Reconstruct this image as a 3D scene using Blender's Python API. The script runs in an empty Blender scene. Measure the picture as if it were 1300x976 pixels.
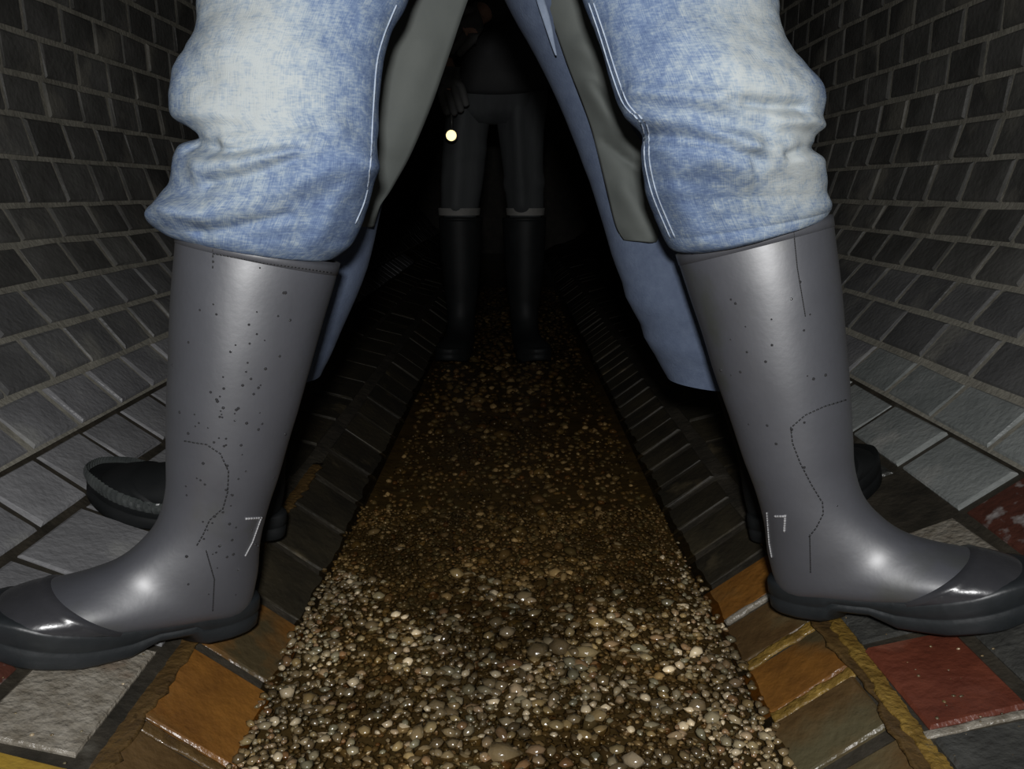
import bpy, bmesh, math, random
from mathutils import Vector, Matrix, noise
from mathutils.bvhtree import BVHTree
random.seed(7)
C = bpy.context.scene.collection
sc = bpy.context.scene
PI = math.pi

# ---------------------------------------------------------------- camera
EYE = Vector((0, 0, .45))
F = 1000.0                                   # focal length in pixels of a 1300 px wide frame
PITCH = math.atan(243 / 1000)
cam_d = bpy.data.cameras.new('camera'); cam_d.sensor_width = 36; cam_d.lens = 36 * F / 1300
cam_d.clip_start = .02
cam = bpy.data.objects.new('camera', cam_d); C.objects.link(cam)
cam.location = EYE; cam.rotation_euler = (PI / 2 - PITCH, 0, 0)
sc.camera = cam
# ---------------------------------------------------------------- world: an unlit sewer
w = bpy.data.worlds.new('world'); sc.world = w; w.use_nodes = True
w.node_tree.nodes['Background'].inputs[0].default_value = (.5, .6, .7, 1)
w.node_tree.nodes['Background'].inputs[1].default_value = .0006
# ---------------------------------------------------------------- the flash, just above the lens
fl = bpy.data.lights.new('camera_flash', 'AREA'); fl.shape = 'RECTANGLE'; fl.size = .05; fl.size_y = .03
fl.energy = 11; fl.color = (1, .995, .99)
flo = bpy.data.objects.new('camera_flash', fl); C.objects.link(flo)
flo.location = (0, -.12, .55); flo.rotation_euler = (PI / 2 - PITCH * .55, 0, 0)
# ---------------------------------------------------------------- exposure
vs = sc.view_settings
vs.view_transform = 'Standard'; vs.look = 'None'; vs.gamma = 1; vs.use_curve_mapping = False
vs.exposure = 0.0
sc.cycles.use_denoising = True
sc.cycles.max_bounces = 8; sc.cycles.transparent_max_bounces = 12


# ================================================================ helpers
def ray(px, py):
    v = (py - 488) / F
    return Vector(((px - 650) / F, math.cos(PITCH) - v * math.sin(PITCH), -math.sin(PITCH) - v * math.cos(PITCH)))


def at(px, py, Y):                            # photo pixel -> point at depth Y in the tunnel
    d = ray(px, py); return EYE + d * (Y / d.y)


def lerp(a, b, t): return a + (b - a) * t


def interp(xs, ys, x):
    if x <= xs[0]: return ys[0]
    for i in range(1, len(xs)):
        if x <= xs[i]:
            t = (x - xs[i - 1]) / (xs[i] - xs[i - 1]); return lerp(ys[i - 1], ys[i], t)
    return ys[-1]


def cat(P, n):                                # Catmull-Rom resample of tuples, n steps per span
    out = []
    for i in range(len(P) - 1):
        p0, p1, p2, p3 = P[max(i - 1, 0)], P[i], P[i + 1], P[min(i + 2, len(P) - 1)]
        for k in range(n):
            t = k / n
            out.append(tuple(.5 * (2 * b + (c - a) * t + (2 * a - 5 * b + 4 * c - d) * t * t + (3 * b - a - 3 * c + d) * t ** 3)
                             for a, b, c, d in zip(p0, p1, p2, p3)))
    out.append(tuple(P[-1])); return out


def link(name, me, m=None, parent=None, smooth=True):
    o = bpy.data.objects.new(name, me); C.objects.link(o)
    if m is not None and not me.materials: me.materials.append(m)
    if smooth: me.polygons.foreach_set('use_smooth', [True] * len(me.polygons))
    if parent is not None: o.parent = parent
    return o


def mesh(name, vs_, fs, uv=None):
    me = bpy.data.meshes.new(name); me.from_pydata([tuple(v) for v in vs_], [], fs)
    if uv:
        l = me.uv_layers.new(name='UVMap')
        for p in me.polygons:
            for li in p.loop_indices: l.data[li].uv = uv[me.loops[li].vertex_index]
    me.update(); return me


def loft(rings, cap0=False, cap1=False, closed=True):
    n = len(rings[0]); V = [p for r in rings for p in r]; Fc = []
    for i in range(len(rings) - 1):
        for j in range(n if closed else n - 1):
            k = (j + 1) % n
            Fc.append((i * n + j, i * n + k, (i + 1) * n + k, (i + 1) * n + j))
    if cap0: Fc.append(tuple(range(n - 1, -1, -1)))
    if cap1: Fc.append(tuple((len(rings) - 1) * n + j for j in range(n)))
    return V, Fc


def fixn(me):
    bm = bmesh.new(); bm.from_mesh(me); bmesh.ops.recalc_face_normals(bm, faces=bm.faces); bm.to_mesh(me); bm.free()
    return me


def empty(name, loc=(0, 0, 0)):
    o = bpy.data.objects.new(name, None); C.objects.link(o); o.location = loc; o.empty_display_size = .1; return o


def tube(pts, r, n=6):
    rings = []
    for i, p in enumerate(pts):
        t = (pts[min(i + 1, len(pts) - 1)] - pts[max(i - 1, 0)]).normalized()
        a = t.orthogonal().normalized(); b = t.cross(a)
        rings.append([p + (a * math.cos(2 * PI * k / n) + b * math.sin(2 * PI * k / n)) * r for k in range(n)])
    return loft(rings, True, True)


def join(parts):
    V, Fc = [], []
    for v, f in parts:
        o = len(V); V += list(v); Fc += [tuple(i + o for i in q) for q in f]
    return V, Fc


# ================================================================ materials
def mat(name, c1, c2, rough=.6, scale=8., lo=.35, hi=.65, bump=.0, bscale=60., var=0., spec=.5, coat=0.,
        c3=None, s3=3., t3=.55, rvar=0., stretch=(1, 1, 1), metal=0., sheen=0., island=False):
    m = bpy.data.materials.new(name); m.use_nodes = True
    N, L = m.node_tree.nodes, m.node_tree.links; b = N['Principled BSDF']
    tc = N.new('ShaderNodeTexCoord'); mp = N.new('ShaderNodeMapping'); mp.inputs['Scale'].default_value = stretch
    src = tc.outputs['Object']
    oi = N.new('ShaderNodeObjectInfo')
    ad = N.new('ShaderNodeVectorMath'); ad.operation = 'ADD'
    sc_ = N.new('ShaderNodeMath'); sc_.operation = 'MULTIPLY'; sc_.inputs[1].default_value = 37.
    L.new(oi.outputs['Random'], sc_.inputs[0]); L.new(src, ad.inputs[0]); L.new(sc_.outputs[0], ad.inputs[1])
    L.new(ad.outputs[0], mp.inputs[0])
    nz = N.new('ShaderNodeTexNoise'); nz.inputs['Scale'].default_value = scale; nz.inputs['Detail'].default_value = 6
    nz.inputs['Roughness'].default_value = .65
    L.new(mp.outputs[0], nz.inputs[0])
    rp = N.new('ShaderNodeMapRange'); rp.inputs[1].default_value = lo; rp.inputs[2].default_value = hi
    L.new(nz.outputs[0], rp.inputs[0])
    mx = N.new('ShaderNodeMix'); mx.data_type = 'RGBA'; mx.inputs[6].default_value = (*c1, 1); mx.inputs[7].default_value = (*c2, 1)
    L.new(rp.outputs[0], mx.inputs[0]); col = mx.outputs[2]
    if c3:
        n3 = N.new('ShaderNodeTexNoise'); n3.inputs['Scale'].default_value = s3; n3.inputs['Detail'].default_value = 5
        L.new(mp.outputs[0], n3.inputs[0])
        r3 = N.new('ShaderNodeMapRange'); r3.inputs[1].default_value = t3; r3.inputs[2].default_value = t3 + .12
        L.new(n3.outputs[0], r3.inputs[0])
        m3 = N.new('ShaderNodeMix'); m3.data_type = 'RGBA'; m3.inputs[7].default_value = (*c3, 1)
        L.new(r3.outputs[0], m3.inputs[0]); L.new(col, m3.inputs[6]); col = m3.outputs[2]
    if var or island:
        hv = N.new('ShaderNodeHueSaturation')
        rr = N.new('ShaderNodeMapRange'); rr.inputs[3].default_value = 1 - var; rr.inputs[4].default_value = 1 + var
        if island:
            ge = N.new('ShaderNodeNewGeometry'); av = N.new('ShaderNodeMath'); av.operation = 'ADD'
            fr = N.new('ShaderNodeMath'); fr.operation = 'FRACT'
            L.new(ge.outputs['Random Per Island'], av.inputs[0]); L.new(oi.outputs['Random'], av.inputs[1])
            L.new(av.outputs[0], fr.inputs[0]); L.new(fr.outputs[0], rr.inputs[0])
        else:
            L.new(oi.outputs['Random'], rr.inputs[0])
        L.new(rr.outputs[0], hv.inputs['Value']); L.new(col, hv.inputs['Color']); col = hv.outputs[0]
    L.new(col, b.inputs['Base Color'])
    b.inputs['Roughness'].default_value = rough
    if rvar:
        r4 = N.new('ShaderNodeMapRange'); r4.inputs[3].default_value = rough - rvar; r4.inputs[4].default_value = rough + rvar
        L.new(nz.outputs[0], r4.inputs[0]); L.new(r4.outputs[0], b.inputs['Roughness'])
    b.inputs['Specular IOR Level'].default_value = spec
    b.inputs['Coat Weight'].default_value = coat; b.inputs['Coat Roughness'].default_value = .08
    b.inputs['Metallic'].default_value = metal
    if sheen: b.inputs['Sheen Weight'].default_value = sheen
    if bump:
        nb = N.new('ShaderNodeTexNoise'); nb.inputs['Scale'].default_value = bscale; nb.inputs['Detail'].default_value = 5
        L.new(mp.outputs[0], nb.inputs[0])
        bp = N.new('ShaderNodeBump'); bp.inputs['Strength'].default_value = bump; bp.inputs['Distance'].default_value = .004
        L.new(nb.outputs[0], bp.inputs['Height']); L.new(bp.outputs[0], b.inputs['Normal'])
    return m


M = {}
MORT = (.155, .145, .115)
M['brick'] = mat('clinker_brick', (.062, .061, .056), (.125, .123, .115), .52, 9, .3, .7, .5, 90, .28, .4, c3=(.18, .172, .148), s3=5, t3=.56, rvar=.1)
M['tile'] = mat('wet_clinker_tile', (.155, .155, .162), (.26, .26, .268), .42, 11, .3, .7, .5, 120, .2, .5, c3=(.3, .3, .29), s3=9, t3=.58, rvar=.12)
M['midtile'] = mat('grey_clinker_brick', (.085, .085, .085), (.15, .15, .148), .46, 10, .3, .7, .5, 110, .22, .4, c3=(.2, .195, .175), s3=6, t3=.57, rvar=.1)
M['green_tile'] = mat('greenish_clinker_tile', (.17, .185, .18), (.28, .295, .285), .42, 12, .3, .7, .5, 120, .12, .5, c3=(.34, .34, .32), s3=10, t3=.6, rvar=.12)
M['orange'] = mat('orange_stained_brick', (.105, .045, .012), (.22, .095, .018), .3, 14, .3, .7, .6, 80, .15, .5, .25, c3=(.06, .045, .022), s3=7, t3=.52, rvar=.1)
M['brown'] = mat('brown_silted_brick', (.06, .034, .014), (.12, .072, .028), .32, 12, .3, .7, .6, 80, .15, .5, .25, c3=(.10, .085, .045), s3=8, t3=.53, rvar=.1)
M['red'] = mat('red_brick', (.085, .022, .013), (.16, .045, .024), .38, 14, .3, .7, .6, 90, .1, .5, .1, c3=(.2, .09, .06), s3=9, t3=.6, rvar=.1)
M['darkred'] = mat('dark_red_brick', (.045, .018, .012), (.09, .032, .022), .4, 14, .3, .7, .6, 90, .1, .5, .1, c3=(.26, .24, .23), s3=40, t3=.54, rvar=.1)
M['wetstone'] = mat('wet_speckled_stone', (.14, .12, .09), (.30, .275, .23), .28, 60, .3, .7, .9, 140, .1, .6, .3, c3=(.12, .06, .028), s3=9, t3=.6, rvar=.1)
M['dark_stone_shade'] = mat('dark_wet_stone_shade', (.03, .03, .028), (.075, .075, .068), .3, 22, .3, .7, .8, 120, .1, .5, .2, c3=(.12, .12, .11), s3=18, t3=.62, rvar=.1)  # dark stone; beside the right boot its black also stands in for shadow
M['yellow'] = mat('yellow_stained_brick', (.22, .13, .02), (.36, .24, .04), .34, 20, .3, .7, .6, 90, 0, .5, .2)
M['mortar'] = mat('tunnel_mortar', (.19, .18, .15), (.32, .305, .255), .85, 20, .3, .7, .6, 120, 0, .2)
M['darkmortar'] = mat('black_washed_out_mortar', (.016, .014, .010), (.05, .042, .03), .6, 18, .3, .7, .7, 90, 0, .4, c3=(.10, .095, .08), s3=9, t3=.66)
M['ochre'] = mat('ochre_mortar', (.10, .055, .011), (.27, .17, .035), .4, 40, .3, .7, .9, 150, 0, .5, .2)
M['brownmortar'] = mat('brown_silt_mortar', (.055, .032, .012), (.12, .07, .022), .4, 30, .3, .7, .8, 120, 0, .5, .2)
M['bed'] = mat('silt', (.10, .075, .038), (.19, .145, .075), .5, 25, .3, .7, .6, 90)  # silt of the channel bed
M['rubber'] = mat('dark_grey_rubber', (.044, .046, .054), (.062, .065, .077), .5, 7, .25, .75, .05, 160, 0, 1., coat=.9, c3=(.044, .047, .044), s3=11, t3=.6, rvar=.05)
M['rubber'].node_tree.nodes['Principled BSDF'].inputs['Coat Roughness'].default_value = .40
M['sole'] = mat('black_rubber', (.010, .0125, .014), (.021, .024, .027), .42, 14, .3, .7, .12, 110, 0, .45, rvar=.06)
M['bootblack'] = mat('black_wet_rubber', (.006, .007, .0075), (.011, .012, .0125), .6, 14, spec=.2)
M['silt'] = mat('dark_brown_brick', (.012, .010, .006), (.03, .024, .013), .6, 12, .3, .7, .6, 80, .3, .4, c3=(.07, .055, .03), s3=14, t3=.62)  # darker brown for the floor bricks further back
M['dim_hand_cover'] = mat('dim_hand_grey', (.05, .05, .05), (.075, .075, .072), .8, 20)  # grey laid over the skin so the far hands read dim
M['cap'] = mat('black_toe_rubber', (.022, .023, .026), (.042, .042, .047), .27, 12, .3, .7, .1, 110, 0, .5)
M['stitch'] = mat('dark_stitch', (.008, .008, .009), (.014, .014, .015), .6)
M['mark'] = mat('pale_grey_mark', (.30, .30, .31), (.38, .38, .39), .5)
M['band'] = mat('ridged_grey_rubber', (.03, .034, .034), (.06, .066, .064), .16, 30, spec=.7)
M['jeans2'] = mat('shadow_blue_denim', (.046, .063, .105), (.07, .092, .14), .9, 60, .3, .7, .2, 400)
M['coat'] = mat('grey_olive_coat', (.066, .074, .070), (.082, .090, .083), .8, 10, .3, .7, .08, 60)
M['piping'] = mat('pale_blue_edge', (.13, .165, .23), (.18, .22, .29), .8, 80)
M['black'] = mat('black_jacket', (.005, .0055, .006), (.010, .0105, .0115), .8, 20)
M['trousers3'] = mat('dark_grey_work_trousers', (.016, .018, .02), (.04, .044, .046), .8, 5, .4, .6, stretch=(1, 1, .15))
M['trim3'] = mat('dull_pale_band', (.10, .10, .095), (.15, .145, .135), .7, 20)
M['skin'] = mat('skin', (.30, .17, .12), (.36, .21, .15), .55, 12)
M['lampbody'] = mat('lamp_housing', (.04, .04, .04), (.06, .06, .055), .4)
M['hair'] = mat('brown_hair', (.03, .02, .014), (.05, .034, .022), .6, 60)


def gravel_mat(name):
    m = bpy.data.materials.new(name); m.use_nodes = True
    N, L = m.node_tree.nodes, m.node_tree.links; b = N['Principled BSDF']
    ge = N.new('ShaderNodeNewGeometry'); oi = N.new('ShaderNodeObjectInfo')
    a = N.new('ShaderNodeMath'); a.operation = 'ADD'; fr = N.new('ShaderNodeMath'); fr.operation = 'FRACT'
    L.new(ge.outputs['Random Per Island'], a.inputs[0]); L.new(oi.outputs['Random'], a.inputs[1]); L.new(a.outputs[0], fr.inputs[0])
    rp = N.new('ShaderNodeValToRGB'); L.new(fr.outputs[0], rp.inputs[0])
    st = [(0, (.075, .052, .025)), (.22, (.145, .105, .052)), (.40, (.115, .085, .046)), (.54, (.21, .145, .06)), (.66, (.125, .112, .068)),
          (.78, (.23, .18, .105)), (.88, (.145, .075, .03)), (.95, (.38, .31, .20)), (.985, (.55, .44, .28))]
    el = rp.color_ramp.elements
    el[0].position, el[0].color = 0, (*st[0][1], 1); el[1].position, el[1].color = st[-1][0], (*st[-1][1], 1)
    for p_, c in st[1:-1]:
        e = el.new(p_); e.color = (*c, 1)
    tc = N.new('ShaderNodeTexCoord'); nz = N.new('ShaderNodeTexNoise'); nz.inputs['Scale'].default_value = 160
    L.new(ge.outputs['Position'], nz.inputs[0])
    nl = N.new('ShaderNodeTexNoise'); nl.inputs['Scale'].default_value = 6.5; L.new(ge.outputs['Position'], nl.inputs[0])
    mr = N.new('ShaderNodeMapRange'); mr.inputs[1].default_value = .38; mr.inputs[2].default_value = .62; mr.inputs[3].default_value = .6; mr.inputs[4].default_value = 1.65
    L.new(nl.outputs[0], mr.inputs[0])
    hv = N.new('ShaderNodeHueSaturation'); L.new(mr.outputs[0], hv.inputs['Value']); L.new(rp.outputs[0], hv.inputs['Color'])
    L.new(hv.outputs[0], b.inputs['Base Color'])
    bp = N.new('ShaderNodeBump'); bp.inputs['Strength'].default_value = .6; bp.inputs['Distance'].default_value = .002
    L.new(nz.outputs[0], bp.inputs['Height']); L.new(bp.outputs[0], b.inputs['Normal'])
    b.inputs['Roughness'].default_value = .22; b.inputs['Coat Weight'].default_value = .4; b.inputs['Coat Roughness'].default_value = .1
    return m


M['gravel'] = gravel_mat('wet_gravel')


def water_mat():
    m = bpy.data.materials.new('murky_water'); m.use_nodes = True
    N, L = m.node_tree.nodes, m.node_tree.links
    N.remove(N['Principled BSDF']); out = N['Material Output']
    tr = N.new('ShaderNodeBsdfTransparent'); tr.inputs[0].default_value = (.60, .54, .43, 1)
    gl = N.new('ShaderNodeBsdfGlossy'); gl.inputs['Roughness'].default_value = .06
    ge = N.new('ShaderNodeNewGeometry'); dt = N.new('ShaderNodeVectorMath'); dt.operation = 'DOT_PRODUCT'
    L.new(ge.outputs['Incoming'], dt.inputs[0]); L.new(ge.outputs['Normal'], dt.inputs[1])
    ab = N.new('ShaderNodeMath'); ab.operation = 'ABSOLUTE'; L.new(dt.outputs['Value'], ab.inputs[0])
    om = N.new('ShaderNodeMath'); om.operation = 'SUBTRACT'; om.inputs[0].default_value = 1; L.new(ab.outputs[0], om.inputs[1])
    pw = N.new('ShaderNodeMath'); pw.operation = 'POWER'; pw.inputs[1].default_value = 5; L.new(om.outputs[0], pw.inputs[0])
    fr = N.new('ShaderNodeMath'); fr.operation = 'MULTIPLY_ADD'; fr.inputs[1].default_value = .98; fr.inputs[2].default_value = .02
    L.new(pw.outputs[0], fr.inputs[0])       # Schlick reflectance of water, the same from both sides
    mx = N.new('ShaderNodeMixShader')
    tc = N.new('ShaderNodeTexCoord'); mp = N.new('ShaderNodeMapping'); mp.inputs['Scale'].default_value = (.7, 1.3, 1)
    L.new(tc.outputs['Object'], mp.inputs[0])
    nz = N.new('ShaderNodeTexNoise'); nz.inputs['Scale'].default_value = 55; nz.inputs['Detail'].default_value = 3; L.new(mp.outputs[0], nz.inputs[0])
    bp = N.new('ShaderNodeBump'); bp.inputs['Strength'].default_value = .7; bp.inputs['Distance'].default_value = .006
    L.new(nz.outputs[0], bp.inputs['Height'])
    L.new(bp.outputs[0], gl.inputs['Normal'])
    L.new(fr.outputs[0], mx.inputs[0]); L.new(tr.outputs[0], mx.inputs[1]); L.new(gl.outputs[0], mx.inputs[2])
    L.new(mx.outputs[0], out.inputs[0]); return m


M['water'] = water_mat()


def drop_mat():
    m = bpy.data.materials.new('water_drop'); m.use_nodes = True; b = m.node_tree.nodes['Principled BSDF']
    b.inputs['Base Color'].default_value = (.03, .03, .032, 1); b.inputs['Roughness'].default_value = .04
    b.inputs['Coat Weight'].default_value = .6
    return m


M['drop'] = drop_mat()


def denim_mat():
    m = bpy.data.materials.new('worn_blue_denim'); m.use_nodes = True
    N, L = m.node_tree.nodes, m.node_tree.links; b = N['Principled BSDF']
    at_ = N.new('ShaderNodeAttribute'); at_.attribute_name = 'fade'
    tc = N.new('ShaderNodeTexCoord')
    nz = N.new('ShaderNodeTexNoise'); nz.inputs['Scale'].default_value = 85; nz.inputs['Detail'].default_value = 6; nz.inputs['Roughness'].default_value = .7
    L.new(tc.outputs['Object'], nz.inputs[0])
    # threads: two stretched noises along the UV of the leg
    def thread(sx, sy):
        mp = N.new('ShaderNodeMapping'); mp.inputs['Scale'].default_value = (sx, sy, 1); L.new(tc.outputs['UV'], mp.inputs[0])
        n = N.new('ShaderNodeTexNoise'); n.inputs['Scale'].default_value = 1; n.inputs['Detail'].default_value = 2; n.noise_dimensions = '2D'
        L.new(mp.outputs[0], n.inputs[0]); return n.outputs[0]
    t1, t2 = thread(800, 60), thread(80, 620)
    s = N.new('ShaderNodeMath'); s.operation = 'ADD'; L.new(t1, s.inputs[0]); L.new(t2, s.inputs[1])
    s2 = N.new('ShaderNodeMath'); s2.operation = 'MULTIPLY_ADD'; L.new(s.outputs[0], s2.inputs[0]); s2.inputs[1].default_value = .6; s2.inputs[2].default_value = -.6
    n2 = N.new('ShaderNodeMath'); n2.operation = 'MULTIPLY_ADD'; L.new(nz.outputs[0], n2.inputs[0]); n2.inputs[1].default_value = 1.3; n2.inputs[2].default_value = -.65
    ad = N.new('ShaderNodeMath'); ad.operation = 'ADD'; L.new(s2.outputs[0], ad.inputs[0]); L.new(n2.outputs[0], ad.inputs[1])
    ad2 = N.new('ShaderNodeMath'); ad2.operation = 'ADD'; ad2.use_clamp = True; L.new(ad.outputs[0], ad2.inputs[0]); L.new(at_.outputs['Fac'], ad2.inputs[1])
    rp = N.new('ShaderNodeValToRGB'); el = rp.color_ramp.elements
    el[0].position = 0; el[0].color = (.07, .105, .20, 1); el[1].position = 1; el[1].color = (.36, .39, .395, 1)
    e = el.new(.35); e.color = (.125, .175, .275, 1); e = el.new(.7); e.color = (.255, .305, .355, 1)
    L.new(ad2.outputs[0], rp.inputs[0]); L.new(rp.outputs[0], b.inputs['Base Color'])
    b.inputs['Roughness'].default_value = .9; b.inputs['Specular IOR Level'].default_value = .15
    bp = N.new('ShaderNodeBump'); bp.inputs['Strength'].default_value = .25; bp.inputs['Distance'].default_value = .002
    L.new(ad.outputs[0], bp.inputs['Height']); L.new(bp.outputs[0], b.inputs['Normal'])
    return m


M['denim'] = denim_mat()
M['seam'] = mat('pale_seam_thread', (.24, .30, .40), (.40, .45, .51), .85, 200, .3, .7, .3, 300)

# ================================================================ the tunnel
PROF = [(.25, -.07), (.337, -.006), (.352, .0), (.45, .026), (.55, .065), (.626, .12), (.685, .178), (.735, .243), (.785, .305), (.824, .368), (.853, .43), (.875, .5125), (.892, .5886), (.899, .6625), (.90, .737)]
while PROF[-1][1] < 1.1: PROF.append((.90, PROF[-1][1] + .075))
ARCH0 = PROF[-1][1]
Y0, Y1 = -.7, 7.0
FLOOR_TOP = 4                                  # profile index where the floor ends and the wall begins


def strip(pts, off, y0, y1, name, m, steps=1):
    """extruded profile, pushed outwards by off"""
    P = [Vector(p) for p in pts]; q = []
    for i, p in enumerate(P):
        t = (P[min(i + 1, len(P) - 1)] - P[max(i - 1, 0)]).normalized()
        q.append(p + Vector((t.y, -t.x)) * off)
    return q


def profile_mesh(q, y0, y1, name, thick=.06):
    n = len(q); V = []; Fc = []
    c = [(p.x, p.y) for p in q]
    for y in (y0, y1): V += [(x, y, z) for x, z in c]
    for i in range(n - 1): Fc.append((i, i + 1, n + i + 1, n + i))
    me = mesh(name, V, Fc); return me


ROWS = []                                      # (inner, outer)
for i in range(len(PROF) - 1):
    if i == 1: continue                        # the silt-filled joint between edge bricks and banquette
    ROWS.append((Vector(PROF[i]), Vector(PROF[i + 1])))

DEP = .004


def brick_mesh(w_, l_, d_, seed, ch=.004):
    """brick with chamfered face; face at local z=0, width along x, length along y"""
    r = random.Random(seed)
    a, b = w_ / 2, l_ / 2
    j = lambda s: r.uniform(-s, s)
    back = [(-a, -b, -d_), (a, -b, -d_), (a, b, -d_), (-a, b, -d_)]
    mid = [(x + j(.0015), y + j(.002), -ch + j(.001)) for x, y in ((-a, -b), (a, -b), (a, b), (-a, b))]
    c2 = ch * 1.1
    top = [(x + j(.001), y + j(.0015), j(.001)) for x, y in ((-a + c2, -b + c2), (a - c2, -b + c2), (a - c2, b - c2), (-a + c2, b - c2))]
    V = back + mid + top + [(j(.01), j(.01), .0012)]
    Fc = []
    for o in (0, 4):
        for k in range(4): Fc.append((o + k, o + (k + 1) % 4, o + 4 + (k + 1) % 4, o + 4 + k))
    for k in range(4): Fc.append((8 + k, 8 + (k + 1) % 4, 12))
    return V, Fc


# joints seen in the photograph: (side, row): (one joint's Y, brick length)
PHASE = {(-1, 0): (.614, .128), (1, 0): (.690, .090), (-1, 1): (.55, .165), (1, 1): (.585, .135), (-1, 2): (.793, .144), (1, 2): (.911, .15),
         (-1, 3): (.974, .112), (1, 3): (.911, .162), (-1, 4): (.988, .118), (1, 4): (.993, .15), (-1, 5): (1.153, .113), (1, 5): (1.155, .147)}
floor_root = None


def special(side, row, yc):
    """bricks whose colour differs from the grey clinker"""
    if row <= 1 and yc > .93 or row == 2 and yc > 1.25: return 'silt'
    if row == 0:
        if side > 0: return 'brown' if yc < .69 else 'orange' if yc < .78 else 'brown' if yc < .87 else 'orange'
        return 'orange' if .6 < yc < .9 else 'brown'
    if row == 1:
        if side > 0: return 'dark_stone_shade' if yc < .57 else 'red' if yc < .72 else 'dark_stone_shade' if yc < 1. else 'tile'
        return 'yellow' if yc < .55 else 'wetstone' if yc < .72 else 'tile'
    if row == 2:
        if side > 0: return 'dark_stone_shade' if yc < .72 else 'wetstone' if yc < .91 else 'dark_stone_shade'
        return 'darkred' if yc < .66 else 'tile'
    if row == 3:
        if side > 0: return 'darkred' if yc < .91 else 'green_tile'
        return 'tile'
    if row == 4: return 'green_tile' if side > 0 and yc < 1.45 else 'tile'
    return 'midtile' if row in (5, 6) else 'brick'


def build_bricks(side, rows, parent, y_lo, y_hi_ind):
    n_ind = 0; far = []
    cands = []
    for ri in rows:
        a, b = ROWS[ri]
        ln = (b - a).length; mid = (a + b) / 2; t = (b - a).normalized()
        nrm = Vector((-t.y, t.x))              # towards the tunnel's inside (on the +x side)
        ph, L_ = PHASE.get((side, ri), (random.uniform(0, .128), .128))
        gap_l = .010 if ri > 3 else .012; gap_w = .010 if ri > 3 else .013
        if ri == 0: gap_l, gap_w = .016, .006
        vm = []
        for k in range(3):
            V, Fc = brick_mesh(ln - gap_w, L_ - gap_l, .035, ri * 10 + k + (100 if side > 0 else 0), .0035 if ri > 3 else .0028)
            vm.append((V, Fc, {}))
        k0 = math.floor((y_lo - ph) / L_)
        y = ph + k0 * L_
        while y < Y1 - .05:
            yc = y + L_ / 2; y += L_
            if side > 0 and ri == 2 and .93 < yc < 1.03: continue          # the missing tile
            vi = random.randrange(3)
            mx = Matrix(((side * t.x, 0, side * nrm.x, side * mid.x), (0, side, 0, yc), (t.y, 0, nrm.y, mid.y), (0, 0, 0, 1)))
            mx = mx @ Matrix.Rotation(random.uniform(-.012, .012), 4, 'Z') @ Matrix.Rotation(random.uniform(-.02, .02), 4, 'X')
            mx.translation += Vector((side * nrm.x, 0, nrm.y)) * random.uniform(-.0022, .0015)
            cands.append((yc, ri, vi, mx, vm[vi]))
    cands.sort(key=lambda c: abs(c[0] - 1.1) if c[1] < 20 else 9)
    for i, (yc, ri, vi, mx, vmk) in enumerate(cands):
        V, Fc, cache = vmk
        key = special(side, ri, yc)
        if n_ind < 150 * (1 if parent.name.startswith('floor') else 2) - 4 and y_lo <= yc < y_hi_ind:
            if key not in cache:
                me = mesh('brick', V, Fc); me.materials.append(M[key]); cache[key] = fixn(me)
            o = bpy.data.objects.new('brick', cache[key]); C.objects.link(o); o.parent = parent; o.matrix_local = mx
            n_ind += 1
        else:
            far.append(([mx @ Vector(v) for v in V], Fc))
    return far


chan = [Vector((-.25, -.07)), Vector((-.20, -.076)), Vector((0, -.078)), Vector((.20, -.076)), Vector((.25, -.07))]
q = strip(PROF[:FLOOR_TOP + 2], DEP, 0, 0, '', None)
left_q = [Vector((-p.x, p.y)) for p in reversed(q)]
fq = left_q + [Vector((-.22, -.082)), Vector((0, -.084)), Vector((.22, -.082))] + q
floor = link('floor', profile_mesh(fq, Y0, Y1, 'floor'), M['darkmortar'], smooth=False); floor.data.materials.append(M['bed'])
for k_ in range(len(left_q) - 1, len(left_q) + 3): floor.data.polygons[k_].material_index = 1
floor.data.update(); floor['kind'] = 'structure'
floor['label'] = 'brick banquettes and gravel channel on the tunnel bottom'
walls = {}
for side, nm in ((-1, 'wall_left'), (1, 'wall_right')):
    qq = strip(PROF[FLOOR_TOP + 1:], .0045, 0, 0, '', None)
    wq = [Vector((side * p.x, p.y)) for p in qq]
    o = link(nm, profile_mesh(wq, Y0, Y1, nm), M['mortar'], smooth=False); o['kind'] = 'structure'; walls[side] = o
# arch
AR = .90
aq = [Vector((-(AR + .006) * math.cos(a), ARCH0 + (AR + .006) * math.sin(a))) for a in [PI * k / 40 for k in range(41)]]
ceil = link('ceiling', profile_mesh(aq, Y0, Y1, 'ceiling'), M['mortar']); ceil['kind'] = 'structure'
arch = []
nA = 42
for k in range(nA):
    a = PI * (k + .5) / nA; ln = AR * PI / nA
    V, Fc = brick_mesh(ln - .01, .11, .03, 900 + k)
    t = Vector((math.sin(a), 0, math.cos(a))); nrm = Vector((math.cos(a), 0, -math.sin(a)))
    y = Y0 + random.uniform(.06, .12)
    while y < Y1 - .1:
        mx = Matrix(((t.x, 0, nrm.x, -AR * math.cos(a)), (0, 1, 0, y), (t.z, 0, nrm.z, ARCH0 + AR * math.sin(a)), (0, 0, 0, 1)))
        arch.append(([mx @ Vector(v) for v in V], Fc)); y += .12
me = fixn(mesh('brickwork', *join(arch))); me.materials.append(M['brick'])
o = link('brickwork', me, None, ceil, False); o['kind'] = 'stuff'
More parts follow.
